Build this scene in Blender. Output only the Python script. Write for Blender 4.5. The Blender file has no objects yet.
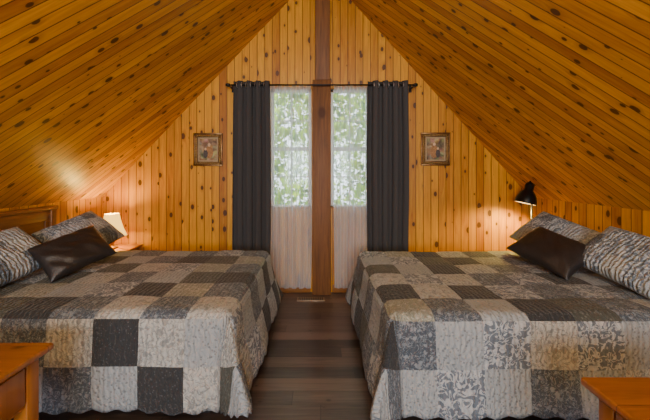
import bpy, bmesh, math, random
from mathutils import Vector, Matrix, noise
random.seed(7)
S = bpy.context.scene
D = 3.88; XL=-2.52; XR=2.46; XA=0.02; ZA=3.79; ZK=1.108; YB=-3.2

# ---------------------------------------------------------------- materials
def newmat(name):
    m=bpy.data.materials.new(name); m.use_nodes=True
    nt=m.node_tree; return m,nt,nt.nodes['Principled BSDF']
def simple(name,col,rough=.5,metal=0,bump=0,bscale=60,var=0):
    m,nt,b=newmat(name)
    b.inputs['Base Color'].default_value=(*col,1); b.inputs['Roughness'].default_value=rough
    b.inputs['Metallic'].default_value=metal
    tc=nt.nodes.new('ShaderNodeTexCoord'); n=nt.nodes.new('ShaderNodeTexNoise'); n.inputs['Scale'].default_value=bscale
    n.inputs['Detail'].default_value=4
    nt.links.new(tc.outputs['Object'],n.inputs['Vector'])
    if bump:
        bp=nt.nodes.new('ShaderNodeBump'); bp.inputs['Strength'].default_value=bump; bp.inputs['Distance'].default_value=.01
        nt.links.new(n.outputs['Fac'],bp.inputs['Height']); nt.links.new(bp.outputs['Normal'],b.inputs['Normal'])
    if var:
        r=nt.nodes.new('ShaderNodeValToRGB')
        r.color_ramp.elements[0].position=.3; r.color_ramp.elements[1].position=.7
        r.color_ramp.elements[0].color=(*[c*(1-var) for c in col],1); r.color_ramp.elements[1].color=(*[min(1,c*(1+var)) for c in col],1)
        nt.links.new(n.outputs['Fac'],r.inputs['Fac']); nt.links.new(r.outputs['Color'],b.inputs['Base Color'])
    return m

class N:
    def __init__(s,nt): s.nt=nt
    def math(s,op,a,b=None,c=None,clamp=False):
        n=s.nt.nodes.new('ShaderNodeMath'); n.operation=op; n.use_clamp=clamp
        for i,v in enumerate((a,b,c)):
            if v is None: continue
            if isinstance(v,(int,float)): n.inputs[i].default_value=v
            else: s.nt.links.new(v,n.inputs[i])
        return n.outputs[0]
    def dot(s,v,vec):
        n=s.nt.nodes.new('ShaderNodeVectorMath'); n.operation='DOT_PRODUCT'
        s.nt.links.new(v,n.inputs[0]); n.inputs[1].default_value=vec; return n.outputs['Value']
    def comb(s,x,y,z):
        n=s.nt.nodes.new('ShaderNodeCombineXYZ')
        for i,v in enumerate((x,y,z)):
            if isinstance(v,(int,float)): n.inputs[i].default_value=v
            else: s.nt.links.new(v,n.inputs[i])
        return n.outputs[0]
    def noise(s,v,scale,detail=3,dist=0,rough=.5):
        n=s.nt.nodes.new('ShaderNodeTexNoise'); n.inputs['Scale'].default_value=scale; n.inputs['Detail'].default_value=detail
        n.inputs['Distortion'].default_value=dist; n.inputs['Roughness'].default_value=rough
        s.nt.links.new(v,n.inputs['Vector']); return n.outputs['Fac']
    def white(s,x):
        n=s.nt.nodes.new('ShaderNodeTexWhiteNoise'); n.noise_dimensions='1D'; s.nt.links.new(x,n.inputs['W']); return n.outputs['Value']
    def vor(s,v,scale,feat='F1'):
        n=s.nt.nodes.new('ShaderNodeTexVoronoi'); n.feature=feat; n.inputs['Scale'].default_value=scale
        s.nt.links.new(v,n.inputs['Vector']); return n
    def ramp(s,f,stops,interp='LINEAR'):
        n=s.nt.nodes.new('ShaderNodeValToRGB'); n.color_ramp.interpolation=interp
        e=n.color_ramp.elements
        while len(e)<len(stops): e.new(.5)
        for i,(p,c) in enumerate(stops):
            e[i].position=p; e[i].color=(*c,1) if len(c)==3 else c
        s.nt.links.new(f,n.inputs['Fac']); return n.outputs['Color']
    def mix(s,f,a,b,mode='MIX'):
        n=s.nt.nodes.new('ShaderNodeMix'); n.data_type='RGBA'; n.blend_type=mode
        for i,v in ((0,f),(6,a),(7,b)):
            if isinstance(v,(int,float)): n.inputs[i].default_value=v
            elif isinstance(v,tuple): n.inputs[i].default_value=(*v,1)
            else: s.nt.links.new(v,n.inputs[i])
        return n.outputs[2]

def planks(name,across,along,w=.1,c0=(.35,.112,.003),c1=(.76,.36,.012),knot=(.06,.015,.003),rough=.42,
           groove=(.07,.018,.001),length=None,knots=1.1,gw=.045,off=0,var=.30,bumpd=.004):
    m,nt,b=newmat(name); h=N(nt)
    tc=nt.nodes.new('ShaderNodeTexCoord'); P=tc.outputs['Object']
    a=h.math('ADD',h.dot(P,across),50+off); l=h.math('ADD',h.dot(P,along),50)
    q=h.math('DIVIDE',a,w); idx=h.math('FLOOR',q); fr=h.math('FRACT',q)
    rnd=h.white(idx)
    lo=h.math('ADD',l,h.math('MULTIPLY',rnd,37.0))
    gm=h.math('LESS_THAN',h.math('MINIMUM',fr,h.math('SUBTRACT',1,fr)),gw)
    if length:
        ql=h.math('DIVIDE',lo,length); il=h.math('FLOOR',ql); fl=h.math('FRACT',ql)
        rnd2=h.white(h.math('ADD',h.math('MULTIPLY',idx,17.3),il))
        gm=h.math('MAXIMUM',gm,h.math('LESS_THAN',fl,.004))
    else: rnd2=rnd
    # knots
    kv=h.comb(h.math('MULTIPLY',a,1.0),h.math('MULTIPLY',lo,.62),idx)
    vn=h.vor(kv,1/(w*1.4)); vn.voronoi_dimensions='2D'
    kd=vn.outputs['Distance']
    sep=nt.nodes.new('ShaderNodeSeparateColor'); nt.links.new(vn.outputs['Color'],sep.inputs[0])
    kr=sep.outputs[0]
    ksz=h.math('MULTIPLY',h.math('SUBTRACT',kr,.25,clamp=True),.25*knots)
    km=h.math('MULTIPLY',h.math('SUBTRACT',ksz,kd),28,clamp=True)
    halo=h.math('MULTIPLY',h.math('SUBTRACT',h.math('MULTIPLY',ksz,2.4),kd),3.5,clamp=True)
    bend=h.math('MULTIPLY',halo,.012)
    gv=h.comb(h.math('ADD',a,bend),h.math('MULTIPLY',lo,.055),h.math('MULTIPLY',rnd,9))
    g=h.noise(gv,38,4,1.2,.6)
    g2=h.noise(gv,9,3,.6)
    t=h.math('ADD',h.math('MULTIPLY',g,.62),h.math('MULTIPLY',g2,.38))
    t=h.math('ADD',t,h.math('MULTIPLY',h.math('SUBTRACT',rnd2,.5),var))
    col=h.ramp(t,[(.25,c0),(.75,c1)])
    col=h.mix(h.math('MULTIPLY',halo,.4),col,tuple(x*.75 for x in c0))
    col=h.mix(h.math('MULTIPLY',km,.9),col,knot)
    col=h.mix(h.math('MULTIPLY',gm,.85),col,groove)
    nt.links.new(col,b.inputs['Base Color'])
    b.inputs['Roughness'].default_value=rough
    hh=h.math('SUBTRACT',h.math('MULTIPLY',g,.10),gm)
    bp=nt.nodes.new('ShaderNodeBump'); bp.inputs['Strength'].default_value=.6; bp.inputs['Distance'].default_value=bumpd
    nt.links.new(hh,bp.inputs['Height']); nt.links.new(bp.outputs['Normal'],b.inputs['Normal'])
    return m

hL=Vector((XA-XL,0,ZA-ZK)).normalized(); hR=Vector((XA-XR,0,ZA-ZK)).normalized()
K=.42
def slopevecs(hv):
    d=(hv+Vector((0,K,0))).normalized(); nrm=hv.cross(Vector((0,1,0))).normalized()
    return tuple(d.cross(nrm).normalized()),tuple(d)
aL,dL=slopevecs(hL); aR,dR=slopevecs(hR)
M_back=planks('pine_wall_planks',(1,0,0),(0,0,1),.088)
M_knee=planks('pine_knee_planks',(0,1,0),(0,0,1),.088)
M_ceL=planks('pine_ceiling_planks_l',aL,dL,.078,off=.3)
M_ceR=planks('pine_ceiling_planks_r',aR,dR,.078,off=.7)
M_floor=planks('dark_laminate_floor',(0,1,0),(1,0,0),.13,c0=(.036,.023,.018),c1=(.145,.096,.074),knot=(.025,.018,.014),rough=.33,
               groove=(.015,.010,.008),length=.9,knots=.4,gw=.012,var=.5,bumpd=.0008)
M_post=planks('rough_timber',(1,0,0),(0,0,1),.5,c0=(.08,.026,.006),c1=(.30,.12,.028),knots=.6,gw=0,rough=.6,off=.2)
M_trimx=planks('stained_trim',(0,0,1),(1,0,0),.4,c0=(.2,.075,.015),c1=(.4,.17,.04),knots=.2,gw=0,rough=.4)
M_furn=planks('oak_table',(0,1,0),(1,0,0),.34,c0=(.12,.036,.005),c1=(.34,.125,.018),knots=.3,gw=.004,rough=.3)
M_head=planks('headboard_wood',(0,0,1),(0,1,0),.34,c0=(.10,.036,.008),c1=(.25,.10,.025),knots=.3,gw=.0,rough=.4)
M_black=simple('black_metal',(.012,.012,.013),.35,.6)
M_bronze=simple('bronze',(.22,.12,.05),.35,.9,var=.3,bscale=20)
M_steel=simple('brushed_steel',(.5,.5,.5),.3,1)
M_white=simple('white_vinyl',(.75,.76,.75),.4)
M_curt=simple('charcoal_curtain_fabric',(.050,.048,.050),.9,0,.3,500,.15)
M_leather=simple('dark_leather',(.020,.017,.017),.38,0,.35,120,.25)
M_frameblk=simple('bed_frame_dark',(.02,.016,.014),.6)
M_matt=simple('mattress_ticking',(.6,.58,.53),.9,0,.2,90)
M_gold=simple('gilt_frame',(.32,.19,.06),.4,.7,.6,120,.5)
M_bark=simple('bark',(.09,.06,.04),.9,0,.8,12,.4)
M_grass=simple('grass',(.08,.16,.03),.95,0,.5,5,.4)
M_vent=simple('vent_metal',(.33,.25,.17),.4,.5)

def sheer():
    m=bpy.data.materials.new('sheer_voile'); m.use_nodes=True; nt=m.node_tree; nt.nodes.clear()
    o=nt.nodes.new('ShaderNodeOutputMaterial'); t=nt.nodes.new('ShaderNodeBsdfTransparent'); t.inputs[0].default_value=(1,1,1,1)
    d=nt.nodes.new('ShaderNodeBsdfDiffuse'); d.inputs[0].default_value=(.80,.90,1,1)
    tl=nt.nodes.new('ShaderNodeBsdfTranslucent'); tl.inputs[0].default_value=(.80,.90,1,1)
    m1=nt.nodes.new('ShaderNodeMixShader'); m1.inputs[0].default_value=.22
    m2=nt.nodes.new('ShaderNodeMixShader')
    lw=nt.nodes.new('ShaderNodeLayerWeight'); lw.inputs[0].default_value=.35
    h=N(nt); f=h.math('ADD',h.math('MULTIPLY',lw.outputs['Facing'],.65),.28,clamp=True)
    nt.links.new(f,m2.inputs[0])
    nt.links.new(d.outputs[0],m1.inputs[1]); nt.links.new(tl.outputs[0],m1.inputs[2])
    nt.links.new(t.outputs[0],m2.inputs[1]); nt.links.new(m1.outputs[0],m2.inputs[2]); nt.links.new(m2.outputs[0],o.inputs[0])
    return m
M_sheer=sheer()
def glass():
    m=bpy.data.materials.new('window_glass'); m.use_nodes=True; nt=m.node_tree; nt.nodes.clear()
    o=nt.nodes.new('ShaderNodeOutputMaterial'); t=nt.nodes.new('ShaderNodeBsdfTransparent'); g=nt.nodes.new('ShaderNodeBsdfGlossy')
    g.inputs['Roughness'].default_value=.05; mx=nt.nodes.new('ShaderNodeMixShader'); mx.inputs[0].default_value=.06
    nt.links.new(t.outputs[0],mx.inputs[1]); nt.links.new(g.outputs[0],mx.inputs[2]); nt.links.new(mx.outputs[0],o.inputs[0]); return m
M_glass=glass()
def leafmat():
    m=bpy.data.materials.new('leaves'); m.use_nodes=True; nt=m.node_tree; nt.nodes.clear(); h=N(nt)
    o=nt.nodes.new('ShaderNodeOutputMaterial'); tc=nt.nodes.new('ShaderNodeTexCoord')
    f=h.noise(tc.outputs['Object'],1.6,3); c=h.ramp(f,[(.38,(.02,.12,.004)),(.62,(.50,.72,.04))])
    d=nt.nodes.new('ShaderNodeBsdfDiffuse'); t=nt.nodes.new('ShaderNodeBsdfTranslucent'); mx=nt.nodes.new('ShaderNodeMixShader')
    nt.links.new(c,d.inputs[0]); nt.links.new(c,t.inputs[0]); nt.links.new(d.outputs[0],mx.inputs[1]); nt.links.new(t.outputs[0],mx.inputs[2]); nt.links.new(mx.outputs[0],o.inputs[0]); return m
M_leaf=leafmat()
def emis(name,col,st,base=(.8,.7,.5)):
    m,nt,b=newmat(name); b.inputs['Base Color'].default_value=(*base,1); b.inputs['Emission Color'].default_value=(*col,1)
    b.inputs['Emission Strength'].default_value=st; return m
M_shade=emis('lamp_shade_fabric',(1,.56,.10),2.8,(.30,.18,.06))
M_bulb=emis('bulb_glow',(1,.76,.38),25)

def fabric(name,base,motif,scale,amt,kind=0):
    m,nt,b=newmat(name); h=N(nt)
    uv=nt.nodes.new('ShaderNodeUVMap'); uv.uv_map='UVMap'; U=uv.outputs[0]
    nz=nt.nodes.new('ShaderNodeTexNoise'); nz.inputs['Scale'].default_value=scale*.6; nt.links.new(U,nz.inputs['Vector'])
    vm=nt.nodes.new('ShaderNodeVectorMath'); vm.operation='MULTIPLY_ADD'; nt.links.new(nz.outputs['Color'],vm.inputs[0])
    vm.inputs[1].default_value=(.05,.05,0); nt.links.new(U,vm.inputs[2]); W=vm.outputs[0]
    if kind==0:
        v=h.vor(U,scale); f=h.math('LESS_THAN',v.outputs['Distance'],amt)
    elif kind==1:
        f=h.noise(W,scale,2,1.5); f=h.math('LESS_THAN',h.math('ABSOLUTE',h.math('SUBTRACT',f,.5)),amt)
        v=h.vor(W,scale*.7); f=h.math('MAXIMUM',f,h.math('LESS_THAN',v.outputs['Distance'],.28))
    else:
        v=h.vor(W,scale,'DISTANCE_TO_EDGE'); f=h.math('LESS_THAN',v.outputs['Distance'],amt)
    n2=h.noise(U,9,3)
    col=h.mix(h.math('MULTIPLY',f,.8),base,motif)
    col=h.mix(h.math('MULTIPLY',n2,.3),col,tuple(x*.6 for x in base))
    nt.links.new(col,b.inputs['Base Color']); b.inputs['Roughness'].default_value=.85
    b.inputs['Sheen Weight'].default_value=.1
    q=h.vor(W,42); wv=nt.nodes.new('ShaderNodeTexWave'); wv.inputs['Scale'].default_value=11; wv.inputs['Distortion'].default_value=5; wv.inputs['Detail Scale'].default_value=2
    nt.links.new(U,wv.inputs['Vector'])
    hgt=h.math('ADD',h.math('MULTIPLY',wv.outputs['Fac'],.6),h.math('MULTIPLY',q.outputs['Distance'],-.6))
    bp=nt.nodes.new('ShaderNodeBump'); bp.inputs['Strength'].default_value=.9; bp.inputs['Distance'].default_value=.012
    nt.links.new(hgt,bp.inputs['Height']); nt.links.new(bp.outputs['Normal'],b.inputs['Normal'])
    return m
QM=[fabric('quilt_charcoal',(.026,.030,.036),(.10,.11,.125),60,.22,0),
    fabric('quilt_slate_print',(.062,.082,.110),(.26,.30,.34),34,.035,1),
    fabric('quilt_dark_olive',(.060,.066,.056),(.15,.16,.145),50,.3,0),
    fabric('quilt_cream_floral',(.43,.45,.44),(.19,.205,.21),24,.035,1),
    fabric('quilt_sage_print',(.235,.25,.21),(.43,.45,.40),30,.03,1),
    fabric('quilt_grey_blossom',(.13,.165,.21),(.54,.58,.61),18,.05,1),
    fabric('quilt_light_dots',(.32,.36,.39),(.15,.175,.195),50,.28,0)]
M_sham=[fabric('sham_grey_paisley',(.25,.27,.29),(.46,.49,.51),30,.05,1)]

# ---------------------------------------------------------------- builder
class B:
    def __init__(s): s.bm=bmesh.new(); s.mats=[]; s.uv=s.bm.loops.layers.uv.new('UVMap')
    def mi(s,m):
        if m not in s.mats: s.mats.append(m)
        return s.mats.index(m)
    def box(s,x0,x1,y0,y1,z0,z1,m,bev=0,rot=None,seg=2):
        bm=bmesh.new(); bmesh.ops.create_cube(bm,size=1)
        for v in bm.verts: v.co=Vector(((x0+x1)/2+v.co.x*(x1-x0),(y0+y1)/2+v.co.y*(y1-y0),(z0+z1)/2+v.co.z*(z1-z0)))
        if bev: bmesh.ops.bevel(bm,geom=bm.edges[:],offset=bev,segments=seg,affect='EDGES',profile=.5)
        s.merge(bm,m,bev>0,rot)
    def merge(s,bm,m,smooth=False,mat=None):
        i=s.mi(m); mp={}
        for v in bm.verts: mp[v]=s.bm.verts.new(mat@v.co if mat else v.co)
        for f in bm.faces:
            try: nf=s.bm.faces.new([mp[v] for v in f.verts]); nf.material_index=i; nf.smooth=smooth
            except ValueError: pass
        bm.free()
    def lathe(s,prof,c,m,seg=28,mat=None,cap=True):
        bm=bmesh.new(); rings=[]
        for r,z in prof:
            rings.append([bm.verts.new((r*math.cos(2*math.pi*i/seg),r*math.sin(2*math.pi*i/seg),z)) for i in range(seg)])
        for a,b in zip(rings,rings[1:]):
            for i in range(seg): bm.faces.new((a[i],a[(i+1)%seg],b[(i+1)%seg],b[i]))
        if cap: bm.faces.new(rings[0][::-1]); bm.faces.new(rings[-1])
        s.merge(bm,m,True,Matrix.Translation(c)@(mat or Matrix.Identity(4)))
    def rod(s,p,q,r,m,seg=14,r2=None):
        p=Vector(p);q=Vector(q); d=q-p; R=d.to_track_quat('Z','Y').to_matrix().to_4x4()
        s.lathe([(r,0),(r if r2 is None else r2,d.length)],p,m,seg,R)
    def torus(s,c,R,r,m,axis='X'):
        bm=bmesh.new(); n=18;k=8; vs=[[bm.verts.new(((R+r*math.cos(b*2*math.pi/k))*math.cos(a*2*math.pi/n),(R+r*math.cos(b*2*math.pi/k))*math.sin(a*2*math.pi/n),r*math.sin(b*2*math.pi/k))) for b in range(k)] for a in range(n)]
        for a in range(n):
            for b in range(k): bm.faces.new((vs[a][b],vs[(a+1)%n][b],vs[(a+1)%n][(b+1)%k],vs[a][(b+1)%k]))
        M=Matrix.Rotation(math.pi/2,4,'Y' if axis=='X' else 'X')
        s.merge(bm,m,True,Matrix.Translation(c)@M)
    def prism(s,poly,y0,y1,m):
        bm=bmesh.new(); a=[bm.verts.new((x,y0,z)) for x,z in poly]; b=[bm.verts.new((x,y1,z)) for x,z in poly]
        bm.faces.new(a); bm.faces.new(b[::-1])
        for i in range(len(a)): j=(i+1)%len(a); bm.faces.new((a[j],a[i],b[i],b[j]))
        bmesh.ops.recalc_face_normals(bm,faces=bm.faces[:]); s.merge(bm,m)
    def grid(s,nu,nv,fn,matfn,smooth=True,uvfn=None):
        vs=[[s.bm.verts.new(fn(i/nu,j/nv)) for j in range(nv+1)] for i in range(nu+1)]
        for i in range(nu):
            for j in range(nv):
                f=s.bm.faces.new((vs[i][j],vs[i+1][j],vs[i+1][j+1],vs[i][j+1])); f.smooth=smooth
                mm=matfn(i,j) if callable(matfn) else matfn
                f.material_index=s.mi(mm)
                cs=((i,j),(i+1,j),(i+1,j+1),(i,j+1))
                for l,(a,b) in zip(f.loops,cs): l[s.uv].uv=uvfn(a/nu,b/nv) if uvfn else (a/nu,b/nv)
    def done(s,name,solid=0,subd=0,parent=None,weld=0,matrix=None):
        if weld: bmesh.ops.remove_doubles(s.bm,verts=s.bm.verts[:],dist=weld)
        me=bpy.data.meshes.new(name); s.bm.to_mesh(me); s.bm.free()
        for m in s.mats: me.materials.append(m)
        o=bpy.data.objects.new(name,me); S.collection.objects.link(o)
        if solid: md=o.modifiers.new('sol','SOLIDIFY'); md.thickness=solid; md.offset=-1
        if subd: md=o.modifiers.new('sub','SUBSURF'); md.levels=subd; md.render_levels=subd
        if parent: o.parent=parent
        if matrix: o.matrix_world=matrix
        return o

def zslope(x): return ZK+(x-XL)*(ZA-ZK)/(XA-XL) if x<XA else ZK+(XR-x)*(ZA-ZK)/(XR-XA)
# ---------------------------------------------------------------- shell
W1=(-.565,-.09); W2=(.135,.585); WZ0=.975; WZ1=2.37
b=B()
def col(x0,x1,z0,z1):
    pts=[(x0,z0),(x1,z0)]
    if z1 is None:
        pts.append((x1,zslope(x1)+.0)); 
        if x0<XA<x1: pts.append((XA,ZA))
        pts.append((x0,zslope(x0)))
    else: pts+= [(x1,z1),(x0,z1)]
    b.prism(pts,D,D+.14,M_back)
col(XL,W1[0],0,None); col(W1[1],W2[0],0,None); col(W2[1],XR,0,None)
for w in (W1,W2): col(w[0],w[1],0,WZ0); col(w[0],w[1],WZ1,None)
b.done('wall_back')
b=B(); col2=[(XL,0),(XR,0),(XR,ZK),(XA,ZA),(XL,ZK)]; b.prism(col2,YB-.14,YB,M_back); b.done('wall_front')
b=B(); b.box(XL-.12,XL,YB-.14,D+.14,0,ZK,M_knee); b.done('wall_left')
b=B(); b.box(XR,XR+.12,YB-.14,D+.14,0,ZK,M_knee); b.done('wall_right')
b=B(); b.box(XL-.12,XR+.12,YB-.14,D+.14,-.15,0,M_floor); b.done('floor')
def slab(name,pts,m):
    b=B(); b.prism(pts,YB-.14,D+.14,m); b.done(name)
slab('ceiling_left',[(XL,ZK),(XA,ZA),(XA,ZA+.2),(XL-.12,ZK+.05),(XL-.12,ZK)],M_ceL)
slab('ceiling_right',[(XR,ZK),(XR+.12,ZK),(XR+.12,ZK+.05),(XA,ZA+.2),(XA,ZA)],M_ceR)
b=B(); b.box(XL+.02,-.10,D-.018,D-.001,0,.09,M_trimx,.004); b.box(.16,XR-.02,D-.018,D-.001,0,.09,M_trimx,.004); b.done('baseboard_back')
b=B(); b.box(XL+.001,XL+.018,YB+.02,D-.03,0,.09,M_trimx,.004); b.done('baseboard_left')
b=B(); b.box(XR-.018,XR-.001,YB+.02,D-.03,0,.09,M_trimx,.004); b.done('baseboard_right')
b=B(); b.box(-.075,.135,D-.10,D-.001,0,2.45,M_post,.008); b.box(-.045,.125,D-.085,D-.001,2.45,3.66,M_post,.006)
b.done('timber_post')
for k,w in enumerate((W1,W2)):
    b=B(); x0,x1=w; t=.035
    y0,y1=D+.03,D+.09
    b.box(x0,x0+t,y0,y1,WZ0,WZ1,M_white,.004); b.box(x1-t,x1,y0,y1,WZ0,WZ1,M_white,.004)
    b.box(x0,x1,y0,y1,WZ0,WZ0+t,M_white,.004); b.box(x0,x1,y0,y1,WZ1-t,WZ1,M_white,.004)
    zm=(WZ0+WZ1)/2; b.box(x0+t,x1-t,y0+.005,y1-.005,zm-.022,zm+.022,M_white,.004)
    xm=(x0+x1)/2; b.box(xm-.007,xm+.007,y0+.02,y0+.035,WZ0+t,WZ1-t,M_white)
    for zz in (zm-.33,zm+.33): b.box(x0+t,x1-t,y0+.02,y0+.035,zz-.007,zz+.007,M_white)
    b.box(x0+t,x1-t,y0+.036,y0+.039,WZ0+t,WZ1-t,M_glass)
    b.box(x0,x1,D-.012,y0,WZ0-.0,WZ0+.018,M_trimx,.003)
    b.done('window_%d'%(k+1))
ROD_Y=3.73; ROD_Z=2.375
b=B(); b.rod((-1.02,ROD_Y,ROD_Z),(1.08,ROD_Y,ROD_Z),.009,M_black)
for x in (-1.02,1.08):
    b.lathe([(.002,-.03),(.018,-.02),(.022,0),(.018,.02),(.002,.03)],(x,ROD_Y,ROD_Z),M_black,16,Matrix.Rotation(math.pi/2,4,'Y'))
for x in (-1.0,1.06): b.box(x-.008,x+.008,ROD_Y-.01,D-.001,ROD_Z-.02,ROD_Z-.008,M_black); b.box(x-.015,x+.015,D-.012,D-.001,ROD_Z-.05,ROD_Z+.03,M_black)
b.done('curtain_rod')
def curtain(x0,x1,z0,z1,y,amp,folds,mat,name,solid,rnd,grom=False):
    b=B(); n=folds*16
    def fn(u,v):
        z=z0+(z1-z0)*v
        ph=u*folds*2*math.pi
        a=amp*(.8+.35*noise.noise(Vector((u*4+rnd,v*1.2,rnd))))
        yy=y+a*math.sin(ph+.6*noise.noise(Vector((u*3,v*2,rnd+5)))*(1-v))
        xx=x0+(x1-x0)*u+.012*math.sin(ph*2+rnd)+.02*noise.noise(Vector((u*2,v*1.5,rnd+9)))*(1-v)
        xx+=(u-.5)*.03*math.sin(v*3.0)
        return (xx,yy,z)
    b.grid(n,26,fn,mat)
    if grom:
        for i in range(folds*2):
            xx=x0+(x1-x0)*((i+.0)/(folds*2)+.0)
            if xx>x0+.005: b.torus(Vector((xx,y,z1-.045)),.026,.004,M_steel,'X')
    return b.done(name,solid=solid)
curtain(-.965,-.565,.02,2.42,ROD_Y,.036,4,M_curt,'curtain',.003,1.3,True)
curtain(.56,.995,.02,2.42,ROD_Y,.036,4,M_curt,'curtain',.003,4.3,True)
curtain(-.60,-.105,.07,2.385,3.815,.024,6,M_sheer,'sheer_curtain',0,2.3)
curtain(.170,.60,.07,2.385,3.815,.024,6,M_sheer,'sheer_curtain',0,7.3)
b=B(); b.box(-.24,.06,3.60,3.70,.0005,.010,M_vent,.002)
for i in range(14): x=-.222+i*.0195; b.box(x,x+.008,3.615,3.685,.0101,.0125,M_black)
b.done('floor_vent')

# ---------------------------------------------------------------- pictures
def paintmat(seed):
    m,nt,bb=newmat('painting_%d'%seed); h=N(nt); tc=nt.nodes.new('ShaderNodeTexCoord'); P=tc.outputs['Object']
    f=h.noise(P,9,3,1); c=h.ramp(f,[(.3,(.07,.04,.02)),(.5,(.24,.16,.08)),(.65,(.42,.33,.19))])
    v=h.vor(P,22+seed); c2=h.mix(.35,c,v.outputs['Color'],'SOFT_LIGHT'); nt.links.new(c2,bb.inputs['Base Color']); bb.inputs['Roughness'].default_value=.5
    return m
M_fig1=simple('paint_ochre',(.34,.17,.06),.6,0,0,60,.4); M_fig2=simple('paint_skin',(.6,.42,.26),.6,0,0,60,.3); M_fig3=simple('paint_dark',(.06,.05,.05),.6,0,0,60,.4)
M_cream=simple('mount_cream',(.36,.27,.15),.7,0,0,60,.15)
def picture(cx,cz,w,hh,seed):
    b=B(); y=D-.002
    def ring(a,c,d0,d1,m):
        W=w/2-a; H=hh/2-a; W2=w/2-c; H2=hh/2-c
        b.box(cx-W,cx+W,y-d1,y-d0,cz+H2,cz+H,m,.003); b.box(cx-W,cx+W,y-d1,y-d0,cz-H,cz-H2,m,.003)
        b.box(cx-W,cx-W2,y-d1,y-d0,cz-H2,cz+H2,m,.003); b.box(cx+W2,cx+W,y-d1,y-d0,cz-H2,cz+H2,m,.003)
    ring(0,.018,0,.03,M_bronze); ring(.018,.042,0,.024,M_gold); ring(.042,.05,0,.028,M_bronze)
    n=12
    for i in range(n):
        for sgn in (-1,1):
            x=cx-w/2+.03+(w-.06)*i/(n-1); z=cz+sgn*(hh/2-.03)
            b.lathe([(.001,0),(.010,.003),(.006,.010),(.001,.012)],Vector((x,y-.022,z)),M_gold,8,Matrix.Rotation(math.pi/2,4,'X'))
            z=cz-hh/2+.03+(hh-.06)*i/(n-1); x=cx+sgn*(w/2-.03)
            b.lathe([(.001,0),(.010,.003),(.006,.010),(.001,.012)],Vector((x,y-.022,z)),M_gold,8,Matrix.Rotation(math.pi/2,4,'X'))
    b.box(cx-w/2+.05,cx+w/2-.05,y-.012,y-.002,cz-hh/2+.05,cz+hh/2-.05,M_cream)
    b.box(cx-w/2+.068,cx+w/2-.068,y-.0135,y-.011,cz-hh/2+.068,cz+hh/2-.068,paintmat(seed))
    def blob(x,z,rx,rz,m,dy):
        bm=bmesh.new(); vs=[bm.verts.new((cx+x+rx*math.cos(t*math.pi/9),y-.0135-dy,cz+z+rz*math.sin(t*math.pi/9))) for t in range(18)]
        bm.faces.new(vs); b.merge(bm,m)
    sx=1 if seed==1 else -1
    blob(sx*.015,-.03,.045,.075,M_fig1,.0005); blob(sx*.012,.055,.016,.021,M_fig2,.001); blob(-sx*.03,-.05,.026,.05,M_fig3,.0012); blob(-sx*.03,.005,.012,.015,M_fig2,.0015)
    b.done('framed_picture')
sc=(D-.02)/333
picture((208-319)*sc,1.4+(172-149.5)*sc,29*sc,33*sc,1)
picture((435.5-319)*sc,1.4+(172-149)*sc,29*sc,33*sc,2)

# ---------------------------------------------------------------- beds
ZT=.62; PS=.25
def quilt(xh,sgn,y0,seed,L=2.0,Wd=1.5):
    b=B(); r=.07; H=.50; sub=10
    ns=int(round((L+H)/PS*sub)); ntt=int(round((Wd+2*H)/PS*sub))
    rr=random.Random(seed); pat={}
    for i in range(20):
        for j in range(20):
            dk=(i+j)%2==0
            if rr.random()<.14: dk=not dk
            opts=[0,0,1,1,2,5] if dk else [3,4,5,6,3,6]
            k=rr.choice(opts)
            for _ in range(4):
                if pat.get((i-1,j)) is QM[k] or pat.get((i,j-1)) is QM[k]: k=rr.choice(opts)
            pat[i,j]=QM[k]
    def prof(s,ext):
        if s<=0: return 0,0
        q=r*math.pi/2
        if s<q: return r*math.sin(s/r),r*(1-math.cos(s/r))
        return r+(s-q)*ext, r+(s-q)*math.sqrt(max(0,1-ext*ext))
    def fn(u,v):
        s=u*(L+H); t=-H+v*(Wd+2*H)
        os=max(0,s-(L-r)); ot=0; side=0
        if t<r: ot=r-t; side=-1
        if t>Wd-r: ot=t-(Wd-r); side=1
        bs=min(s,L-r); bt=min(max(t,r),Wd-r)
        d=max(os,ot)
        wave=math.sin(s*9+seed)*.5+.5*math.sin(t*8+seed*2)
        corner=min(os,ot)/max(d,1e-4)
        k=min(1,d/.35)
        ext=.035+.06*wave*k+.20*corner
        if os>ot: ext+=.12*k
        hz,dr=prof(d*(1.0),min(.6,max(0,ext)))
        if os+ot>0:
            dx=os; dt=ot*side; ln=math.hypot(dx,dt) or 1
            px=bs+hz*dx/ln; pt=bt+hz*dt/ln
        else: px,pt=bs,bt
        z=ZT+.012-dr
        edge=max(s-(L+H-.07),abs(t-Wd/2)-(Wd/2+H-.07),0)/.07
        if edge>0: z+=.014*edge*(1+math.cos(2*math.pi*((s if ot>=os else t)/.125)))*.6
        puff=.006*noise.noise(Vector((s*7,t*7,seed)))+.012*noise.noise(Vector((s*2,t*2,seed+3)))
        puff-= .004*(1-min(1,min(abs((s/PS)%1-0),1-(s/PS)%1)*8)) + .004*(1-min(1,min((t/PS)%1,1-(t/PS)%1)*8))
        if d<=0: z+=max(puff,-.011)
        else:
            px+= puff*1.0; pt+=puff*side
            z+=max(puff,-.011)*max(0,1-d/.1)
        return (xh+sgn*px, y0+pt, max(z,.015))
    def mf(i,j):
        return pat[i//sub,j//sub]
    b.grid(ns,ntt,fn,mf,True,lambda u,v:(u*(L+H)+seed*3,v*(Wd+2*H)))
    bmesh.ops.recalc_face_normals(b.bm,faces=b.bm.faces[:])
    o=b.done('patchwork_quilt')
    md=o.modifiers.new('sol','SOLIDIFY'); md.thickness=.008; md.offset=0
    return o
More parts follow.
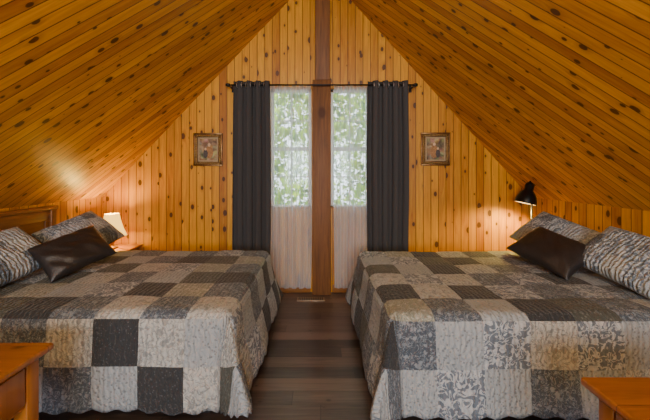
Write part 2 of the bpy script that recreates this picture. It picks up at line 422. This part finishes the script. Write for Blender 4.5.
def bed(xh,sgn,y0,head):
    L=1.98; Wd=1.42
    def X(a,c): 
        p,q=xh+sgn*a,xh+sgn*c; return min(p,q),max(p,q)
    y0=y0+.04
    b=B()
    a,c=X(.06,L-.02); b.box(a,c,y0+.04,y0+Wd-.04,.37,ZT-.014,M_matt,.05,seg=4)
    a,c=X(.06,L-.04); b.box(a,c,y0+.05,y0+Wd-.05,.14,.36,M_frameblk,.01)
    for lx in (.15,1.0,L-.15):
        for ly in (.12,Wd-.12):
            b.box(xh+sgn*lx-.03,xh+sgn*lx+.03,y0+ly-.03,y0+ly+.03,0,.15,M_frameblk,.004)
    if head:
        a,c=X(.0,.05); ya,yb=y0+.0,y0+1.26
        for yy in (ya,yb-.06): b.box(a,c,yy,yy+.06,0,1.06,M_head,.006)
        a2,c2=X(-.005,.055); b.box(a2,c2,ya-.02,yb+.02,1.055,1.09,M_head,.008)
        a3,c3=X(.012,.034); b.box(a3,c3,ya+.06,yb-.06,.96,1.056,M_head,.003)
        n=4
        for i in range(n+1):
            yy=ya+.06+(yb-ya-.17)*i/n; b.box(a3,c3,yy,yy+.05,.45,.96,M_head,.003)
        a4,c4=X(.018,.026); b.box(a4,c4,ya+.06,yb-.06,.45,.96,M_head)
        b.box(a3,c3,ya+.06,yb-.06,.38,.46,M_head,.003)
    b.done('bed')
YN=1.80
bed(XL+.03,1,YN,True); bed(XR-.03,-1,YN-.03,False)
quilt(-.47-2.0,1,YN,5); quilt(.37+2.0,-1,YN-.03,12)

# ---------------------------------------------------------------- pillows
def pillow(name,c,w,hh,t,normal,up,mats,seed,flange=0):
    b=B(); n=24
    Nv=Vector(normal).normalized(); U=Vector(up); U=(U-Nv*U.dot(Nv)).normalized(); R=U.cross(Nv)
    rr=random.Random(seed); pat=[[mats[0] for _ in range(8)] for _ in range(8)]
    if len(mats)>1:
        for i in range(8):
            for j in range(8): pat[i][j]=rr.choice([QM[1],QM[5],M_sham[0]]) if (i+j)%2 else rr.choice([QM[3],QM[5],QM[6],M_sham[0]])
    C=Vector(c)
    for sd in (1,-1):
        def fn(u,v):
            x=u*2-1; y=v*2-1
            th=t/2*(max(0,(1-abs(x)**3.0))*max(0,(1-abs(y)**3.0)))**.55
            th*=1+.22*noise.noise(Vector((x*1.7,y*1.7,seed+sd)))
            px=x*w/2*(1-.09*(1-abs(y)**2)*abs(x)**3*1.0) ; py=y*hh/2*(1-.09*(1-abs(x)**2)*abs(y)**3)
            wr=.012*noise.noise(Vector((x*4+y*3,y*2,seed)))*(1-abs(x)**4)
            return C+R*px+U*py+Nv*(sd*(th)+ (wr if th>.004 else 0))
        b.grid(n,n,fn,(lambda i,j:pat[i*5//n][j*3//n]),True,lambda u,v:(u*w+seed,v*hh))
    bmesh.ops.remove_doubles(b.bm,verts=b.bm.verts[:],dist=.0012)
    bmesh.ops.recalc_face_normals(b.bm,faces=b.bm.faces[:])
    zm=min(v.co.z for v in b.bm.verts)
    lift=ZT+.018-zm
    for v in b.bm.verts: v.co.z+=lift
    return b.done(name,subd=1)
sh=[1,2]
pillow('pillow_sham',(-2.12,2.98,.80),.60,.44,.18,(.55,-.30,.78),(-.7,0,.62),sh,3)
pillow('pillow_sham',(-2.17,2.24,.80),.62,.44,.18,(.55,-.20,.78),(-.7,0,.62),sh,8)
pillow('leather_pillow',(-1.84,2.50,.80),.48,.34,.15,(.46,-.45,.70),(-.55,.10,.70),[M_leather],5)
pillow('pillow_sham',(2.08,2.96,.80),.64,.44,.18,(-.55,-.25,.76),(.7,0,.62),sh,13)
pillow('pillow_sham',(2.08,2.22,.80),.64,.44,.18,(-.55,-.20,.76),(.7,0,.62),sh,18)
pillow('leather_pillow',(1.80,2.58,.775),.52,.38,.15,(-.36,-.34,.80),(.74,.16,.42),[M_leather],9)

# ---------------------------------------------------------------- nightstand + lamp
def nightstand(x0,x1,y0,y1,z):
    b=B(); b.box(x0,x1,y0,y1,z-.025,z,M_furn,.006)
    for x in (x0+.02,x1-.06):
        for y in (y0+.02,y1-.06): b.box(x,x+.04,y,y+.04,0,z-.025,M_furn,.003)
    b.box(x0+.03,x1-.03,y0+.03,y1-.03,z-.17,z-.024,M_furn); b.box(x0+.03,x1-.03,y0+.03,y1-.03,.15,.17,M_furn)
    b.box(x0+.06,x1-.06,y0+.018,y0+.03,z-.155,z-.04,M_furn,.003); b.lathe([(.004,0),(.012,.008),(.012,.014),(.003,.02)],Vector(((x0+x1)/2,y0+.018,z-.1)),M_bronze,12,Matrix.Rotation(math.pi/2,4,'X'))
    return b.done('nightstand')
nightstand(-2.48,-2.03,3.43,3.84,.57)
LX,LY=-2.25,3.62
b=B()
b.lathe([(.055,0),(.058,.008),(.05,.018),(.02,.028),(.014,.045),(.026,.065),(.034,.085),(.026,.108),(.012,.122),(.010,.16)],(LX,LY,.57),M_bronze)
b.rod((LX,LY,.72),(LX,LY,.94),.004,M_bronze)
pr=[(.145,.70),(.135,.725),(.115,.77),(.095,.83),(.078,.90),(.070,.945)]
b.lathe(pr,(LX,LY,0),M_shade,32,cap=False)
b.lathe([(.145,.698),(.148,.703),(.145,.708)],(LX,LY,0),M_gold,32,cap=False)
for a in range(3):
    an=a*2.094; b.rod((LX,LY,.94),(LX+.070*math.cos(an),LY+.070*math.sin(an),.944),.002,M_bronze,6)
b.lathe([(.002,.94),(.010,.95),(.012,.958),(.006,.968),(.001,.975)],(LX,LY,0),M_bronze,12)
b.lathe([(.008,.76),(.020,.79),(.028,.82),(.022,.85),(.002,.865)],(LX,LY,0),M_bulb,14)
b.done('table_lamp')
RX,RY=2.30,3.60
b=B()
b.lathe([(.12,0),(.12,.012),(.10,.022),(.015,.03),(.012,.05)],(RX,RY,0),M_black)
b.rod((RX,RY,.04),(RX,RY,1.13),.010,M_black)
b.lathe([(.002,-.02),(.018,-.012),(.02,0),(.018,.012),(.002,.02)],(RX,RY,1.13),M_black,14)
ax=Matrix.Rotation(math.radians(14),4,'Y')
hc=Vector((RX-.06,RY,1.10))
b.rod((RX,RY,1.13),(RX-.04,RY,1.20),.009,M_black)
b.lathe([(.105,-.04),(.102,.0),(.090,.04),(.070,.075),(.050,.10),(.045,.105),(.045,.165),(.033,.185),(.014,.195),(.012,.215),(.001,.222)],hc,M_black,28,ax,cap=False)
b.lathe([(.100,-.039),(.096,.0),(.084,.04),(.064,.072),(.001,.098)],hc,emis('lamp_reflector',(1,.6,.2),1.5),28,ax,cap=False)
b.lathe([(.001,-.005),(.022,.008),(.028,.03),(.022,.05),(.012,.075)],hc,M_bulb,14,ax)
b.done('floor_lamp')

# ---------------------------------------------------------------- foreground tables
def table(x0,x1,y0,y1,z,side):
    b=B(); b.box(x0,x1,y0,y1,z-.028,z,M_furn,.009,seg=3)
    i=.035
    for x in (x0+i,x1-i-.055):
        for y in (y0+i,y1-i-.055):
            b.box(x,x+.055,y,y+.055,0,z-.028,M_furn,.004)
    b.box(x0+i+.01,x1-i-.01,y0+i+.01,y1-i-.01,z-.21,z-.027,M_furn)
    xx=x1-i-.010 if side>0 else x0+i+.010
    a,c=(xx,xx+.012) if side>0 else (xx-.012,xx)
    b.box(a,c,y0+.10,y1-.10,z-.19,z-.05,M_furn,.004)
    b.rod((a if side<0 else c,(y0+y1)/2,z-.12),((a-.02) if side<0 else c+.02,(y0+y1)/2,z-.12),.012,M_bronze)
    b.box(x0+i+.02,x1-i-.02,y0+i+.02,y1-i-.02,.14,.16,M_furn)
    b.done('side_table')
table(-1.80,-1.088,.72,1.372,.70,1)
table(.893,1.55,.52,1.142,.70,-1)

# ---------------------------------------------------------------- outside
b=B(); b.box(-14,14,4.6,24,-3.1,-3,M_grass); b.done('ground')
b=B()
for (x,y) in ((-1.6,7.8),(1.9,8.6),(.3,10.5)):
    b.lathe([(.22,-3),(.17,-1.5),(.13,.5),(.08,3),(.03,5)],(x,y,0),M_bark,12)
i=b.mi(M_leaf); rl=random.Random(3)
for k in range(20000):
    y=rl.uniform(6.5,13); x=rl.uniform(-.45,.45)*y; z=rl.uniform(-1.2,5.0)
    if noise.noise(Vector((x*.9,y*.6,z*.9)))<-.28: continue
    s=rl.uniform(.05,.13); M=Matrix.Translation((x,y,z))@Matrix.Rotation(rl.uniform(0,6.28),4,Vector((rl.uniform(-1,1),rl.uniform(-1,1),rl.uniform(-1,1))).normalized())
    vs=[b.bm.verts.new(M@Vector(p)) for p in ((-s,0,0),(0,-s*.6,.02),(s,0,0),(0,s*.6,.02))]
    f=b.bm.faces.new(vs); f.material_index=i
b.done('trees')

b=B(); b.rod((XA,-1.0,3.0),(XA,-1.0,3.79),.008,M_black); b.lathe([(.001,2.74),(.10,2.77),(.15,2.86),(.12,2.95),(.05,3.0),(.02,3.01)],(XA,-1.0,0),emis('opal_glass',(1,.8,.55),3),24); b.done('fill_pendant_lamp')  # unseen pendant behind the camera, added to carry the warm interior fill

def light(name,typ,loc,energy,col,size=.1,rot=None,**kw):
    l=bpy.data.lights.new(name,typ); l.energy=energy; l.color=col
    l.specular_factor=kw.get('spec',1.0)
    if typ=='AREA': l.shape='RECTANGLE'; l.size=size; l.size_y=kw.get('sy',size)
    elif typ=='SUN': l.angle=.02
    else: l.shadow_soft_size=size
    o=bpy.data.objects.new(name,l); o.location=loc
    if rot: o.rotation_euler=rot
    if typ=='SPOT': l.spot_size=kw.get('ss',2.2); l.spot_blend=.6
    S.collection.objects.link(o); return o
WARM=(1,.66,.14)
light('table_lamp_light','POINT',(LX,LY,.90),30,WARM,.03,spec=.3)
light('table_lamp_glow','POINT',(LX+.0,LY-.0,.70),9,WARM,.04,spec=.3)
light('floor_lamp_light','SPOT',(RX-.075,RY,1.04),60,WARM,.03,(0,math.radians(14),0),ss=2.7,spec=.3)
light('pendant_fill_light','POINT',(XA,-1.0,2.6),175,(1,.80,.44),.2)  # warm fill lamp just below the added pendant
light('rear_fill_light','AREA',(0,YB+.1,1.7),215,(.76,.88,1),2.2,(math.radians(90),0,0),sy=1.4)  # unseen area lamp added as cool daylight fill; rear wall has no window
light('sun','SUN',(0,0,10),12,(1,.97,.88),rot=(math.radians(38),0,math.radians(-25)))
w=bpy.data.worlds.new('World'); S.world=w; w.use_nodes=True
bg=w.node_tree.nodes['Background']; bg.inputs[0].default_value=(.80,.90,1,1); bg.inputs[1].default_value=4.5

cam=bpy.data.cameras.new('Camera'); co=bpy.data.objects.new('Camera',cam); S.collection.objects.link(co)
co.location=(0,0,1.4); co.rotation_euler=(math.radians(90),0,0)
cam.sensor_width=36; cam.lens=333/650*36; cam.shift_x=6/650; cam.shift_y=-38/650; cam.clip_start=.05
S.camera=co
